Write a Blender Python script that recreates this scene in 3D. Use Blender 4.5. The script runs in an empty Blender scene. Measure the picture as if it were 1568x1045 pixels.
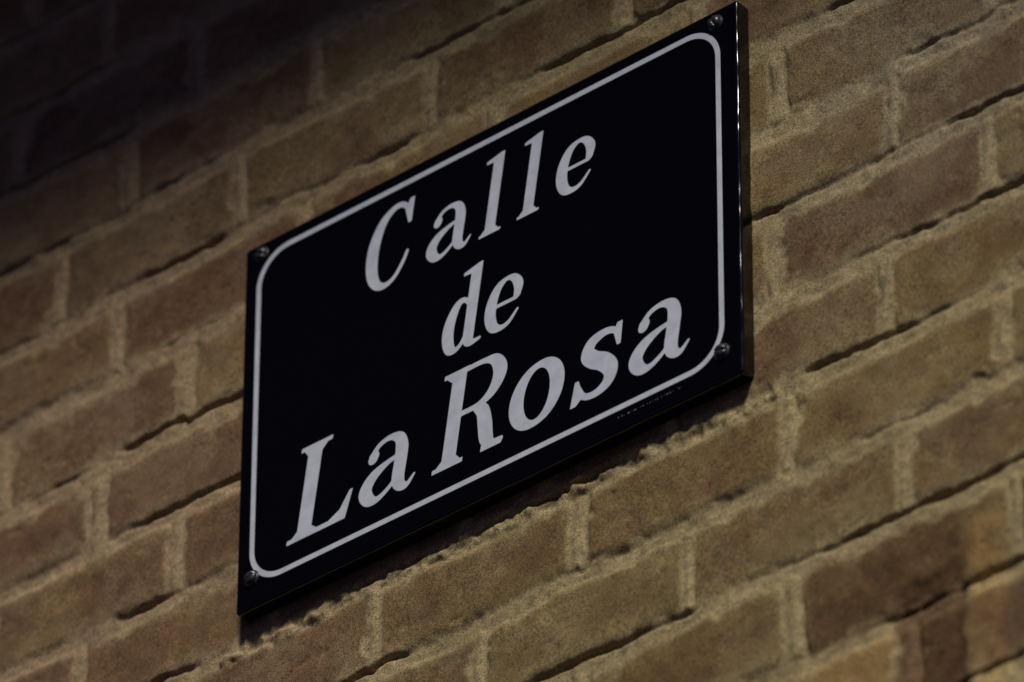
import bpy, bmesh, numpy as np, math
from mathutils import Matrix, Vector

SIGN_H = 5.85            # height of the sign centre above the pavement
scene = bpy.context.scene
scene.view_settings.view_transform = 'Standard'
scene.view_settings.look = 'None'
scene.view_settings.exposure = 0

# ------------------------------------------------------------------ noise
def make_table(seed):
    return np.random.RandomState(seed).rand(256, 256)
_tabs = {}
def vn(x, z, scale, seed):
    if seed not in _tabs: _tabs[seed] = make_table(seed)
    t = _tabs[seed]
    x = x / scale + 1000.37; z = z / scale + 1000.71
    xi = np.floor(x).astype(np.int64); zi = np.floor(z).astype(np.int64)
    fx = x - xi; fz = z - zi
    fx = fx*fx*(3-2*fx); fz = fz*fz*(3-2*fz)
    a = t[xi & 255, zi & 255]; b = t[(xi+1) & 255, zi & 255]
    c = t[xi & 255, (zi+1) & 255]; d = t[(xi+1) & 255, (zi+1) & 255]
    return (a*(1-fx)+b*fx)*(1-fz)+(c*(1-fx)+d*fx)*fz
def fbm(x, z, scale, seed, octv=3):
    s = 0; amp = 1; tot = 0
    for i in range(octv):
        s = s + amp*vn(x, z, scale/(2.03**i), seed+i); tot += amp; amp *= .55
    return s/tot
def sstep(a, b, v):
    t = np.clip((v-a)/(b-a), 0, 1); return t*t*(3-2*t)
def hsh(a, b, s):
    v = np.sin(a*127.1+b*311.7+s*74.7)*43758.5453
    return v-np.floor(v)

# ------------------------------------------------------------------ helpers
def grid_mesh(name, xs, zs, Y, up_attr):
    nx, nz = len(xs), len(zs)
    X, Z = np.meshgrid(xs, zs)
    co = np.stack([X, Y, Z], -1).reshape(-1, 3).astype(np.float32)
    idx = np.arange(nx*nz).reshape(nz, nx)
    q = np.stack([idx[:-1, :-1], idx[:-1, 1:], idx[1:, 1:], idx[1:, :-1]], -1).reshape(-1, 4)
    me = bpy.data.meshes.new(name)
    me.vertices.add(len(co)); me.vertices.foreach_set("co", co.ravel())
    me.loops.add(q.size); me.loops.foreach_set("vertex_index", q.ravel().astype(np.int32))
    me.polygons.add(len(q))
    me.polygons.foreach_set("loop_start", (np.arange(len(q))*4).astype(np.int32))
    me.polygons.foreach_set("loop_total", np.full(len(q), 4, np.int32))
    me.update(calc_edges=True)
    me.polygons.foreach_set("use_smooth", np.ones(len(q), bool))
    for k, v in up_attr.items():
        if v.ndim == 3:
            at = me.color_attributes.new(k, 'FLOAT_COLOR', 'POINT')
            rgba = np.concatenate([v, np.ones(v.shape[:2]+(1,))], -1).astype(np.float32)
            at.data.foreach_set("color", rgba.ravel())
        else:
            at = me.attributes.new(k, 'FLOAT', 'POINT')
            at.data.foreach_set("value", v.astype(np.float32).ravel())
    ob = bpy.data.objects.new(name, me); scene.collection.objects.link(ob)
    return ob

def new_mat(name):
    m = bpy.data.materials.new(name); m.use_nodes = True
    nt = m.node_tree
    return m, nt, nt.nodes["Principled BSDF"]

# ------------------------------------------------------------------ brick wall
PX, PZ = 0.239, 0.0965
off = {-5: .341, -4: .465, -3: .338, -2: .447, -1: .324, 0: .462, 1: .332, 2: .479, 3: .397, 4: .25}
def axis(lims):
    out = []
    for a, b, s in lims:
        out.append(np.arange(a, b-1e-9, s))
    return np.concatenate(out+[np.array([lims[-1][1]])])
xs = axis([(-4.5, -1.5, .02), (-1.5, -.76, .005), (-.76, .76, .002), (.76, 1.5, .005), (1.5, 4.5, .02)])
zs = axis([(-SIGN_H, -1.6, .03), (-1.6, -.72, .006), (-.72, .76, .002), (.76, 1.6, .008), (1.6, 3.2, .03)])
X, Z = np.meshgrid(xs, zs)
# irregular hand laid courses : warp
wx = X + (fbm(X, Z, .10, 11, 2)-.5)*.010 + (fbm(X, Z, .016, 15, 2)-.5)*.0058
wz = Z + (fbm(X, Z, .22, 21, 2)-.5)*.012 + (fbm(X, Z, .05, 23, 2)-.5)*.006 + (fbm(X, Z, .014, 25, 2)-.5)*.0050
k = np.floor((wz-.004)/PZ+.5)
rowoff = np.where(np.mod(k, 2) == 0, .457, .333) + (hsh(k, 3., 1.)-.5)*.03
for kk, v in off.items(): rowoff = np.where(k == kk, v, rowoff)
u = (wx-rowoff)/PX
b = np.floor(u)
fu = (u-b)*PX
fz = (wz-.004)-k*PZ                    # -PZ/2..PZ/2
jl = .0102 + (hsh(b, k, 5.)-.5)*.006   # half joint left of this brick
jr = .0102 + (hsh(b+1, k, 5.)-.5)*.006
jb = .0094 + (hsh(b, k, 8.)-.5)*.004
jt = .0090 + (hsh(b, k, 9.)-.5)*.004
tilt = (hsh(b, k, 10.)-.5)*.024
fz2 = fz + tilt*(fu-PX/2)
dl = fu-jl; dr = PX-fu-jr; db = fz2+PZ/2-jb; dt = PZ/2-jt-fz2
r = .010
qx = r-np.minimum(dl, dr); qz = r-np.minimum(db, dt)
sd = r - (np.sqrt(np.maximum(qx, 0)**2+np.maximum(qz, 0)**2)+np.minimum(np.maximum(qx, qz), 0))
chip = sstep(.58, .80, fbm(X, Z, .035, 31, 3))
sd = sd - chip*.008
isv = sstep(-.002, .006, np.minimum(db, dt)-np.minimum(dl, dr))     # nearest joint is a perpend
prof = sstep(-.0045, .0075, sd)*(1-isv)+sstep(-.0035, .0050, sd)*isv
bh = (hsh(b, k, 12.)-.5)*.0026 + (hsh(b, k, 13.)-.5)*.02*fz + (hsh(b, k, 14.)-.5)*.010*(fu-PX/2)
surf = (fbm(X, Z, .045, 41, 3)-.5)*.0034 + (fbm(X, Z, .010, 47, 2)-.5)*.0007
pits = sstep(.84, .93, vn(X, Z, .011, 51))*sstep(.5, .7, vn(X, Z, .09, 52))*.0012
perp = sstep(0.0, .006, np.minimum(db, dt)+.003)
toward = np.minimum(dl+jl, dr+jr)                      # distance to the joint centre line
ridge = np.exp(-(toward/.0075)**2)
fill = hsh(np.where(fu < PX/2, b, b+1), k, 23.)        # some perpends are filled flush, others raked
mort = -.0023 + perp*(.0002+(.8+1.8*fill)*.001*ridge) + (fbm(X, Z, .028, 61, 3)-.5)*(.0056-.0024*perp) + (fbm(X, Z, .007, 66, 2)-.5)*.0016
crk_in = np.exp(-((db+.0030)/.0022)**2)
crk_on = sstep(.40, .72, fbm(X, Z, .12, 71, 4))
crack = crk_in*crk_on*.0075
crk_v = np.exp(-((dl+.0014)/.0018)**2)*sstep(.46, .64, fbm(X, Z, .05, 75, 3))*.0032
crk_v += np.exp(-((dr+.0014)/.0018)**2)*sstep(.54, .70, fbm(X, Z, .05, 79, 3))*.0022
H = mort*(1-prof) + (bh+surf-pits)*prof - crack - crk_v*perp
# ragged crumbly mortar line just under the sign
rag = np.exp(-((Z+.236-(fbm(X, X*0, .05, 83, 3)-.5)*.02)/.010)**2)*(np.abs(X) < .33)
H = H + rag*((fbm(X, Z, .011, 87, 3)-.42)*.013)
# low right repair : dark brick, pale patch with warm glow painted in, filled column
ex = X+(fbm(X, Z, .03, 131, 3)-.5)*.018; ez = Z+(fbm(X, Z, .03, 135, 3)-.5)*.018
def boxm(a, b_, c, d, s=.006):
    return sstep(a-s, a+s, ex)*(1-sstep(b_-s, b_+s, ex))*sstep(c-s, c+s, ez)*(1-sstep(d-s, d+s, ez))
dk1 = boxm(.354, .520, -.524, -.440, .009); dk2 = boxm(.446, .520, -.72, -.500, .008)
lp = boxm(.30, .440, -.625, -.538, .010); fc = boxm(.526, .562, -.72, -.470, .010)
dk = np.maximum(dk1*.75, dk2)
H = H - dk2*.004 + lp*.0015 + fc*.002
Y = -H
# colours
pal = np.array([[.285,.196,.079],[.262,.174,.071],[.240,.147,.067],[.300,.217,.092],[.252,.177,.080],[.215,.136,.064]])
ci = np.clip((hsh(b, k, 17.)*len(pal)).astype(int), 0, len(pal)-1)
base = pal[ci]
ci2 = np.clip((hsh(b, k, 18.)*len(pal)).astype(int), 0, len(pal)-1)
mixv = sstep(.38, .60, fbm(X, Z, .07, 91, 4))[..., None]
brick = base*(1-mixv*.7)+pal[ci2]*mixv*.7
heart = sstep(.004, .030, sd)*sstep(.40, .62, fbm(X, Z, .075, 111, 3))*(.35+.65*hsh(b, k, 19.))
brick = brick*(1-heart[..., None]*np.array([.18, .26, .26]))
brick = brick*(.78+.44*fbm(X, Z, .03, 95, 4))[..., None]
mcol = np.array([.420, .325, .160])*(.78+.46*fbm(X, Z, .035, 99, 4)+.10*perp*ridge)[..., None]
smear = (sstep(.0, .018, sd+.004)*.55+.45*sstep(.40, .64, fbm(X, Z, .05, 103, 4)))
smear = np.maximum(smear, isv*sstep(.0, .003, sd)*.75)
pm = (prof*np.clip(smear+.2, 0, 1))[..., None]
col = brick*pm+mcol*(1-pm)
crk_dark = np.clip(crack/.0080+crk_v/.0036*perp, 0, 1)[..., None]  # colour darkened along the cracks
col = col*(1-.55*crk_dark)
red = sstep(.0, -.45, X)[..., None]
col = col*(1-red*np.array([.02, .11, .0]))
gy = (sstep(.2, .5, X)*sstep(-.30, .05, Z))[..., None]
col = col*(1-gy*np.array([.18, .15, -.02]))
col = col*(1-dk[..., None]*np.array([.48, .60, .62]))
col = col*(1+np.maximum(lp, fc)[..., None]*np.array([.30, .20, .05]))  # pale patch's warm glow put into the colour; filled column also lightened
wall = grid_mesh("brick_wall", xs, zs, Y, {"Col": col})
wall.location = (0, 0, SIGN_H)

m, nt, P = new_mat("old_brick_and_mortar")
at = nt.nodes.new("ShaderNodeAttribute"); at.attribute_name = "Col"
tc = nt.nodes.new("ShaderNodeTexCoord")
n1 = nt.nodes.new("ShaderNodeTexNoise"); n1.inputs["Scale"].default_value = 620; n1.inputs["Detail"].default_value = 1
n3 = nt.nodes.new("ShaderNodeTexNoise"); n3.inputs["Scale"].default_value = 75; n3.inputs["Detail"].default_value = 5
for n in (n1, n3): nt.links.new(tc.outputs["Object"], n.inputs["Vector"])
mr = nt.nodes.new("ShaderNodeMapRange"); mr.inputs[1].default_value=.25; mr.inputs[2].default_value=.75; mr.inputs[3].default_value=.36; mr.inputs[4].default_value=1.64
nt.links.new(n1.outputs[0], mr.inputs[0])
mr2 = nt.nodes.new("ShaderNodeMapRange"); mr2.inputs[1].default_value=.3; mr2.inputs[2].default_value=.7; mr2.inputs[3].default_value=.84; mr2.inputs[4].default_value=1.15
nt.links.new(n3.outputs[0], mr2.inputs[0])
mm = nt.nodes.new("ShaderNodeMath"); mm.operation='MULTIPLY'
nt.links.new(mr.outputs[0], mm.inputs[0]); nt.links.new(mr2.outputs[0], mm.inputs[1])
v2 = nt.nodes.new("ShaderNodeVectorMath"); v2.operation='SCALE'
nt.links.new(at.outputs["Color"], v2.inputs[0]); nt.links.new(mm.outputs[0], v2.inputs["Scale"])
nt.links.new(v2.outputs[0], P.inputs["Base Color"])
P.inputs["Roughness"].default_value=.85; P.inputs["Specular IOR Level"].default_value=.25
bp = nt.nodes.new("ShaderNodeBump"); bp.inputs["Strength"].default_value=.28; bp.inputs["Distance"].default_value=.0010
nt.links.new(n1.outputs[0], bp.inputs["Height"]); nt.links.new(bp.outputs[0], P.inputs["Normal"])
wall.data.materials.append(m)

# ------------------------------------------------------------------ street sign
sign = bpy.data.objects.new("street_name_sign", None); scene.collection.objects.link(sign)
sign.location = (0, -.016, SIGN_H)
x0, x1, z0, z1 = -.298, .302, -.211, .203
DEP = .016

black, nt, P = new_mat("black_enamel")
P.inputs["Base Color"].default_value=(.0025,.0025,.0026,1); P.inputs["Roughness"].default_value=.13
P.inputs["Specular IOR Level"].default_value=.6
tc = nt.nodes.new("ShaderNodeTexCoord"); nb = nt.nodes.new("ShaderNodeTexNoise"); nb.inputs["Scale"].default_value=11
nt.links.new(tc.outputs["Object"], nb.inputs["Vector"])
bp = nt.nodes.new("ShaderNodeBump"); bp.inputs["Strength"].default_value=1.0; bp.inputs["Distance"].default_value=.012
nt.links.new(nb.outputs[0], bp.inputs["Height"]); nt.links.new(bp.outputs[0], P.inputs["Normal"])
# plate : folded sheet tray with rounded edges
bm = bmesh.new()
bmesh.ops.create_cube(bm, size=1)
for v in bm.verts:
    v.co = Vector(((x0+x1)/2+v.co.x*(x1-x0), DEP/2+v.co.y*DEP, (z0+z1)/2+v.co.z*(z1-z0)))
ce = [e for e in bm.edges if abs(e.verts[0].co.y-e.verts[1].co.y) > .005]
bmesh.ops.bevel(bm, geom=ce, offset=.0035, segments=4, profile=.5, affect='EDGES')
fe = [e for e in bm.edges if e.verts[0].co.y < 1e-5 and e.verts[1].co.y < 1e-5]
bmesh.ops.bevel(bm, geom=fe, offset=.0030, segments=6, profile=.5, affect='EDGES')
me = bpy.data.meshes.new("plate"); bm.to_mesh(me); bm.free()
for p in me.polygons: p.use_smooth = len(p.vertices) == 4 and p.area < .0015
pl = bpy.data.objects.new("plate", me); scene.collection.objects.link(pl); pl.parent = sign
me.materials.append(black)

# painted face : distance field of the border and lettering (millimetres)
gx = np.arange(x0+.004, x1-.004, .0012)*1000; gz = np.arange(z0+.004, z1-.004, .0012)*1000
GX, GZ = np.meshgrid(gx, gz)
D = np.full(GX.shape, 9.0)
bx, bz, rad = 279., 186., 37.
q1 = np.abs(GX)-(bx-rad); q2 = np.abs(GZ)-(bz-rad)
ds = np.sqrt(np.maximum(q1, 0)**2+np.maximum(q2, 0)**2)+np.minimum(np.maximum(q1, q2), 0)-rad
D = np.minimum(D, np.abs(ds)-2.9)

def spline(pts, n=14):
    P = np.array(pts, float); P = np.vstack([2*P[0]-P[1], P, 2*P[-1]-P[-2]])
    out = []
    for i in range(1, len(P)-2):
        for t in np.linspace(0, 1, n, endpoint=False):
            a, b_, c, d = P[i-1], P[i], P[i+1], P[i+2]
            out.append(.5*((2*b_)+(-a+c)*t+(2*a-5*b_+4*c-d)*t*t+(-a+3*b_-3*c+d)*t**3))
    out.append(P[-2]); return np.array(out)
def poly_sd(px, pz, V):
    d = np.full(px.shape, 1e9); ins = np.zeros(px.shape, bool)
    n = len(V)
    for i in range(n):
        ax, az = V[i]; bx_, bz_ = V[(i+1) % n]
        ex, ez = bx_-ax, bz_-az; wx_, wz_ = px-ax, pz-az
        t = np.clip((wx_*ex+wz_*ez)/(ex*ex+ez*ez+1e-9), 0, 1)
        d = np.minimum(d, np.hypot(wx_-ex*t, wz_-ez*t))
        c = (az > pz) != (bz_ > pz)
        xi = ax+(pz-az)*ex/(ez if abs(ez) > 1e-9 else 1e-9)
        ins ^= c & (px < xi)
    return np.where(ins, -d, d)
S = 'S'; Pg = 'P'
ell = [(32.5+23.8*math.cos(t), 34+30.6*math.sin(t), 3.7+4.9*abs(math.cos(t-.12))**1.5) for t in np.linspace(0, 2*math.pi, 25)]
G = {
 'a': [(S, [(14,50,6.0),(15,52,5.8)]), (S, [(12,53,3.6),(20,62,2.9),(33,65,3.2),(45,60,5.6),(50,48,7.7),(50.5,34,8.0),(50.5,16,7.8),(55,6.5,5.6),(63,4,3.2),(71,12,1.5)]),
       (S, [(48,41,2.4),(34,38.5,3.3),(17,30,6.5),(9.5,18,8.0),(15,7,6.5),(25,3,3.7),(37,8,2.8),(50,19,2.4)])],
 'e': [(S, [(8,34,2.5),(46,34,2.5)]), (S, [(47,38,5.2),(47,50,6.6),(39,61.5,4.7),(28,65,3.0),(16,58,6.0),(9.5,42,8.0),(9.5,24,8.0),(16,9,6.4),(27,3.4,3.8),(39,6,3.0),(50,18,1.9)])],
 'o': [(S, ell)],
 'l': [(Pg, [(6.5,0),(21.5,0),(21.5,103),(17,103),(6.5,99)]), (Pg, [(-1,0),(30,0),(30,3.4),(-1,3.4)]), (Pg, [(1,3.3),(6.5,9),(6.5,3)]), (Pg, [(27,3.3),(21.5,9),(21.5,3)]), (Pg, [(-4,94.5),(-4,98),(17,103),(12,88),(6,94)])],
 'd': [(Pg, [(32,12),(47,8),(47,103),(42,103),(32,99)]), (Pg, [(21,94.5),(21,98),(42,103),(36,88),(31,94)]),
       (S, [(39.5,16,7.5),(40.5,8,6.6),(46,3.6,3.8),(57,4.4,2.0)]), 
       (S, [(36,54,2.4),(27,63,3.1),(17,60,5.6),(9.5,42,7.9),(9,24,8.1),(14,8.5,6.6),(22,3.4,3.7),(30,8,2.8),(36,20,2.4)])],
 'C': [(S, [(57,78,2.4),(53,90,3.0),(43,98,3.4),(31,97,4.3),(18,86,6.5),(10.5,66,8.3),(9,44,8.5),(13,22,7.5),(22,7,5.3),(34,1.8,3.8),(47,7,3.0),(57,22,2.8),(61,33,2.3)]),
       (Pg, [(55,101),(61,101),(61,70),(57,70),(50,88)])],
 'L': [(Pg, [(11.5,0),(28.5,0),(28.5,100),(11.5,100)]), (Pg, [(2,95.8),(40,95.8),(40,100),(2,100)]), (Pg, [(0,0),(71,0),(76,29),(72.5,29),(63,12),(50,5.2),(0,4.3)]),
       (Pg, [(6,96),(11.5,89),(28.5,89),(35,96)]), (Pg, [(5,4),(11.5,10),(28.5,10),(37,4)])],
 'R': [(Pg, [(10.5,0),(27,0),(27,100),(10.5,100)]), (Pg, [(0,95.8),(30,95.8),(30,100),(0,100)]), (Pg, [(0,0),(36,0),(36,4.3),(0,4.3)]),
       (Pg, [(4,4),(10.5,10),(27,10),(33,4)]), (Pg, [(3,96),(10,90),(12,96)]),
       (S, [(26,97,2.8),(48,96.8,3.0),(62,92,5.8),(69.5,77,8.3),(63,61,6.2),(48,52.5,3.3),(26,51.5,2.8)]),
       (S, [(46,50,4.2),(54,43,7.0),(59,28,8.2),(63,13,7.6),(70,4.6,4.2),(82,5,2.0)]), (Pg, [(58,0),(82,0),(84,4.2),(58,6)])],
 's': [(S, [(49,50,2.3),(44,61,3.0),(32,65,4.0),(17,60.5,6.4),(13,50,7.7),(21,41,8.3),(34,33.5,8.7),(44,22,8.3),(42,10,6.6),(30,3.4,4.3),(16,5,3.2),(8,15,2.8),(5,22,2.3)]),
       (Pg, [(45,69),(51,69),(52,45),(48,45),(42,60)]), (Pg, [(0,-1),(6,-1),(14,6),(6,25),(2,25)])],
}
SL = .15
def place(ch, X0, Z0, sx, sy, bold=0.0):
    global D
    w = (GX > X0-18) & (GX < X0+95*sx+22) & (GZ > Z0-8) & (GZ < Z0+112*sy)
    rr = np.where(w.any(1))[0]; cc = np.where(w.any(0))[0]
    sl = (slice(rr[0], rr[-1]+1), slice(cc[0], cc[-1]+1))
    px = GX[sl]-X0-SL*(GZ[sl]-Z0); pz = GZ[sl]-Z0
    d = D[sl].copy()
    for kind, pts in G[ch]:
        if kind == S:
            sp = spline([(p[0]*sx, p[1]*sy, (p[2]+bold)*(sx+sy)/2) for p in pts])
            for (cx, cz, w_) in sp:
                d = np.minimum(d, np.hypot(px-cx, pz-cz)-max(w_, .5))
        else:
            d = np.minimum(d, poly_sd(px, pz, [(p[0]*sx, p[1]*sy) for p in pts])-.2-bold*.5)
    D[sl] = d
place('C', -150, 78, .86, .87); place('a', -73, 78, .78, .84, -.2); place('l', -5, 78, .84, .85, -.4)
place('l', 41, 78, .84, .85, -.4); place('e', 83, 78, .84, .84, -.2)
place('d', -53, -37, .85, .86); place('e', -2, -37, .82, .84)
place('L', -236, -161, 1, 1); place('a', -152, -161, .97, 1); place('R', -60, -161, 1, 1.02)
place('o', 27, -161, 1, 1); place('s', 104, -161, 1, 1); place('a', 168, -161, 1, 1)
# tiny maker's line beneath the border
rs = np.random.RandomState(4); tx = 160.
while tx < 232:
    wd = rs.uniform(.5, 1.8); hh = rs.uniform(.6, 1.1)
    d = np.maximum(np.abs(GX-tx)-wd/2, np.abs(GZ+196.5)-hh/1.4)
    D = np.minimum(D, d+.22); tx += wd+rs.uniform(.9, 2.4)
face = grid_mesh("painted_face", gx/1000, gz/1000, np.full(GX.shape, -.0004), {"paint": np.clip(-D, -5, 5)})
face.parent = sign
m, nt, P = new_mat("enamel_lettering")
at = nt.nodes.new("ShaderNodeAttribute"); at.attribute_name = "paint"
mr = nt.nodes.new("ShaderNodeMapRange"); mr.inputs[1].default_value=-.35; mr.inputs[2].default_value=.35
nt.links.new(at.outputs["Fac"], mr.inputs[0])
tc = nt.nodes.new("ShaderNodeTexCoord")
ng = nt.nodes.new("ShaderNodeTexNoise"); ng.inputs["Scale"].default_value=70; ng.inputs["Detail"].default_value=6
nt.links.new(tc.outputs["Object"], ng.inputs["Vector"])
rp = nt.nodes.new("ShaderNodeValToRGB"); rp.color_ramp.elements[0].position=.3; rp.color_ramp.elements[0].color=(.66,.70,.77,1)
rp.color_ramp.elements[1].position=.6; rp.color_ramp.elements[1].color=(.79,.83,.90,1)
nt.links.new(ng.outputs[0], rp.inputs[0])
mx = nt.nodes.new("ShaderNodeMix"); mx.data_type='RGBA'; mx.inputs[6].default_value=(.0022,.0022,.0023,1)
nt.links.new(mr.outputs[0], mx.inputs[0]); nt.links.new(rp.outputs[0], mx.inputs[7]); nt.links.new(mx.outputs[2], P.inputs["Base Color"])
P.inputs["Roughness"].default_value=.2; P.inputs["Specular IOR Level"].default_value=.22
nb = nt.nodes.new("ShaderNodeTexNoise"); nb.inputs["Scale"].default_value=9
nt.links.new(tc.outputs["Object"], nb.inputs["Vector"])
bp = nt.nodes.new("ShaderNodeBump"); bp.inputs["Strength"].default_value=.3; bp.inputs["Distance"].default_value=.004
nt.links.new(nb.outputs[0], bp.inputs["Height"]); nt.links.new(bp.outputs[0], P.inputs["Normal"])
face.data.materials.append(m)

# screws: domed heads with washer and slot
metal, nt, P = new_mat("dull_screw_metal")
P.inputs["Base Color"].default_value=(.085,.085,.09,1); P.inputs["Metallic"].default_value=.6; P.inputs["Roughness"].default_value=.34
for i, (sx_, sz_, ang) in enumerate([(-.276,.188,.5),(.277,.187,1.1),(.279,-.180,.2),(-.278,-.179,-.6)]):
    bm = bmesh.new()
    prof_ = [(.0088,0),(.0088,.0008),(.0074,.0012),(.0072,.0022),(.0060,.0044),(.0038,.0056),(.0015,.0060)]
    rings = []
    for rr_, hh_ in prof_:
        ring = []
        for j in range(32):
            a_ = 2*math.pi*j/32
            u_, v_ = rr_*math.cos(a_), rr_*math.sin(a_)
            ring.append(bm.verts.new((u_, -hh_, v_)))
        rings.append(ring)
    for r0, r1 in zip(rings[:-1], rings[1:]):
        for j in range(32): bm.faces.new((r0[j], r0[(j+1) % 32], r1[(j+1) % 32], r1[j]))
    c_ = bm.verts.new((0, -.0061, 0))
    for j in range(32): bm.faces.new((rings[-1][j], rings[-1][(j+1) % 32], c_))
    for v in bm.verts:      # pressed slot
        vv = v.co.z*math.cos(ang)+v.co.x*math.sin(ang)
        if abs(vv) < .0011 and v.co.y < -.003: v.co.y += .0020
    bmesh.ops.recalc_face_normals(bm, faces=bm.faces)
    me = bpy.data.meshes.new("screw"); bm.to_mesh(me); bm.free()
    for p in me.polygons: p.use_smooth = True
    me.materials.append(metal)
    o = bpy.data.objects.new("screw_%d" % (i+1), me); scene.collection.objects.link(o); o.parent = sign
    o.location = (sx_, -.0006, sz_)

# ------------------------------------------------------------------ unseen overhang with railing, added to throw the soft shade on the wall
conc, nt, P = new_mat("blocker_render")
tcn = nt.nodes.new("ShaderNodeTexCoord"); nn = nt.nodes.new("ShaderNodeTexNoise"); nn.inputs["Scale"].default_value=6; nn.inputs["Detail"].default_value=6
cr = nt.nodes.new("ShaderNodeValToRGB"); cr.color_ramp.elements[0].color=(.20,.18,.16,1); cr.color_ramp.elements[1].color=(.30,.28,.25,1)
nt.links.new(tcn.outputs["Object"], nn.inputs["Vector"]); nt.links.new(nn.outputs[0], cr.inputs[0]); nt.links.new(cr.outputs[0], P.inputs["Base Color"]); P.inputs["Roughness"].default_value=.9
iron, nt, P = new_mat("blocker_iron"); P.inputs["Base Color"].default_value=(.02,.02,.022,1); P.inputs["Roughness"].default_value=.45
def box(name, a, b_, mat, parent, bev=.008):
    bm = bmesh.new(); bmesh.ops.create_cube(bm, size=1)
    for v in bm.verts: v.co = Vector([(a[i]+b_[i])/2+v.co[i]*(b_[i]-a[i]) for i in range(3)])
    bmesh.ops.bevel(bm, geom=list(bm.edges), offset=bev, segments=2, affect='EDGES')
    me = bpy.data.meshes.new(name); bm.to_mesh(me); bm.free(); me.materials.append(mat)
    o = bpy.data.objects.new(name, me); scene.collection.objects.link(o); o.parent = parent; return o
blocker = bpy.data.objects.new("shade_blocker", None); scene.collection.objects.link(blocker); blocker.location=(0,0,SIGN_H)
ZE = 1.262
box("blocker_slab", (-2.6,-.80,ZE),(2.9,-.012,ZE+.16),conc,blocker)
box("blocker_moulding", (-2.64,-.84,ZE+.163),(2.94,-.012,ZE+.21),conc,blocker)
box("blocker_rail", (-2.6,-.80,ZE+1.18),(2.9,-.76,ZE+1.21),iron,blocker,.004)
bm = bmesh.new()
for i in range(50):
    xx = -2.55+i*.11
    mt = Matrix.Translation((xx,-.78,ZE+.21+.485)) @ Matrix.Diagonal((.014,.014,.97,1))
    bmesh.ops.create_cube(bm, size=1, matrix=mt)
me = bpy.data.meshes.new("blocker_bars"); bm.to_mesh(me); bm.free(); me.materials.append(iron)
o = bpy.data.objects.new("blocker_bars", me); scene.collection.objects.link(o); o.parent = blocker

# ------------------------------------------------------------------ ground
bm = bmesh.new(); bmesh.ops.create_grid(bm, x_segments=4, y_segments=4, size=300)
me = bpy.data.meshes.new("ground"); bm.to_mesh(me); bm.free()
g = bpy.data.objects.new("ground", me); scene.collection.objects.link(g)
m, nt, P = new_mat("dark_asphalt")
tcn = nt.nodes.new("ShaderNodeTexCoord"); bt = nt.nodes.new("ShaderNodeTexNoise"); bt.inputs["Scale"].default_value=40; bt.inputs["Detail"].default_value=8
cr = nt.nodes.new("ShaderNodeValToRGB"); cr.color_ramp.elements[0].color=(.010,.010,.012,1); cr.color_ramp.elements[1].color=(.024,.024,.027,1)
nt.links.new(tcn.outputs["Object"], bt.inputs["Vector"]); nt.links.new(bt.outputs[0], cr.inputs[0]); nt.links.new(cr.outputs[0], P.inputs["Base Color"]); P.inputs["Roughness"].default_value=.9
P.inputs["Specular IOR Level"].default_value=.15
me.materials.append(m)

# ------------------------------------------------------------------ light
tow = Vector((.80, -1.08, 1.36)).normalized()
sd_ = bpy.data.lights.new("sun", 'SUN'); sd_.energy = 2.15; sd_.angle = math.radians(11.0); sd_.color=(1.0,.965,.89)
so = bpy.data.objects.new("sun", sd_); scene.collection.objects.link(so)
so.rotation_euler = tow.to_track_quat('Z', 'Y').to_euler(); so.location=(6,-8,14)
w = bpy.data.worlds.new("World"); scene.world = w; w.use_nodes = True
nt = w.node_tree; sk = nt.nodes.new("ShaderNodeTexSky"); sk.sky_type='NISHITA'; sk.sun_disc=False
sk.sun_elevation = math.asin(tow.z); sk.sun_rotation = math.atan2(tow.x, tow.y)
vm = nt.nodes.new("ShaderNodeVectorMath"); vm.operation='MULTIPLY'; vm.inputs[1].default_value=(.75,.66,1.8)
nt.links.new(sk.outputs[0], vm.inputs[0])
nt.links.new(vm.outputs[0], nt.nodes["Background"].inputs[0]); nt.nodes["Background"].inputs[1].default_value=.0085

# ------------------------------------------------------------------ camera
cd = bpy.data.cameras.new("camera"); co = bpy.data.objects.new("camera", cd); scene.collection.objects.link(co)
cd.sensor_width = 36; cd.lens = 12198.56/1568*36; cd.clip_end = 1000
yaw, pit, roll = math.radians(40.6458), math.radians(35.55), math.radians(.2334)
F = Vector((-math.sin(yaw)*math.cos(pit), math.cos(yaw)*math.cos(pit), math.sin(pit)))
R = Vector((math.cos(yaw), math.sin(yaw), 0)); U = R.cross(F)
R2 = R*math.cos(roll)+U*math.sin(roll); U2 = -R*math.sin(roll)+U*math.cos(roll)
M = Matrix((R2, U2, -F)).transposed().to_4x4()
M.translation = Vector((3.8577, -4.453-.016, -4.2489+SIGN_H))
co.matrix_world = M
cd.dof.use_dof = True; cd.dof.focus_distance = 7.18; cd.dof.aperture_fstop = 4.0
scene.camera = co
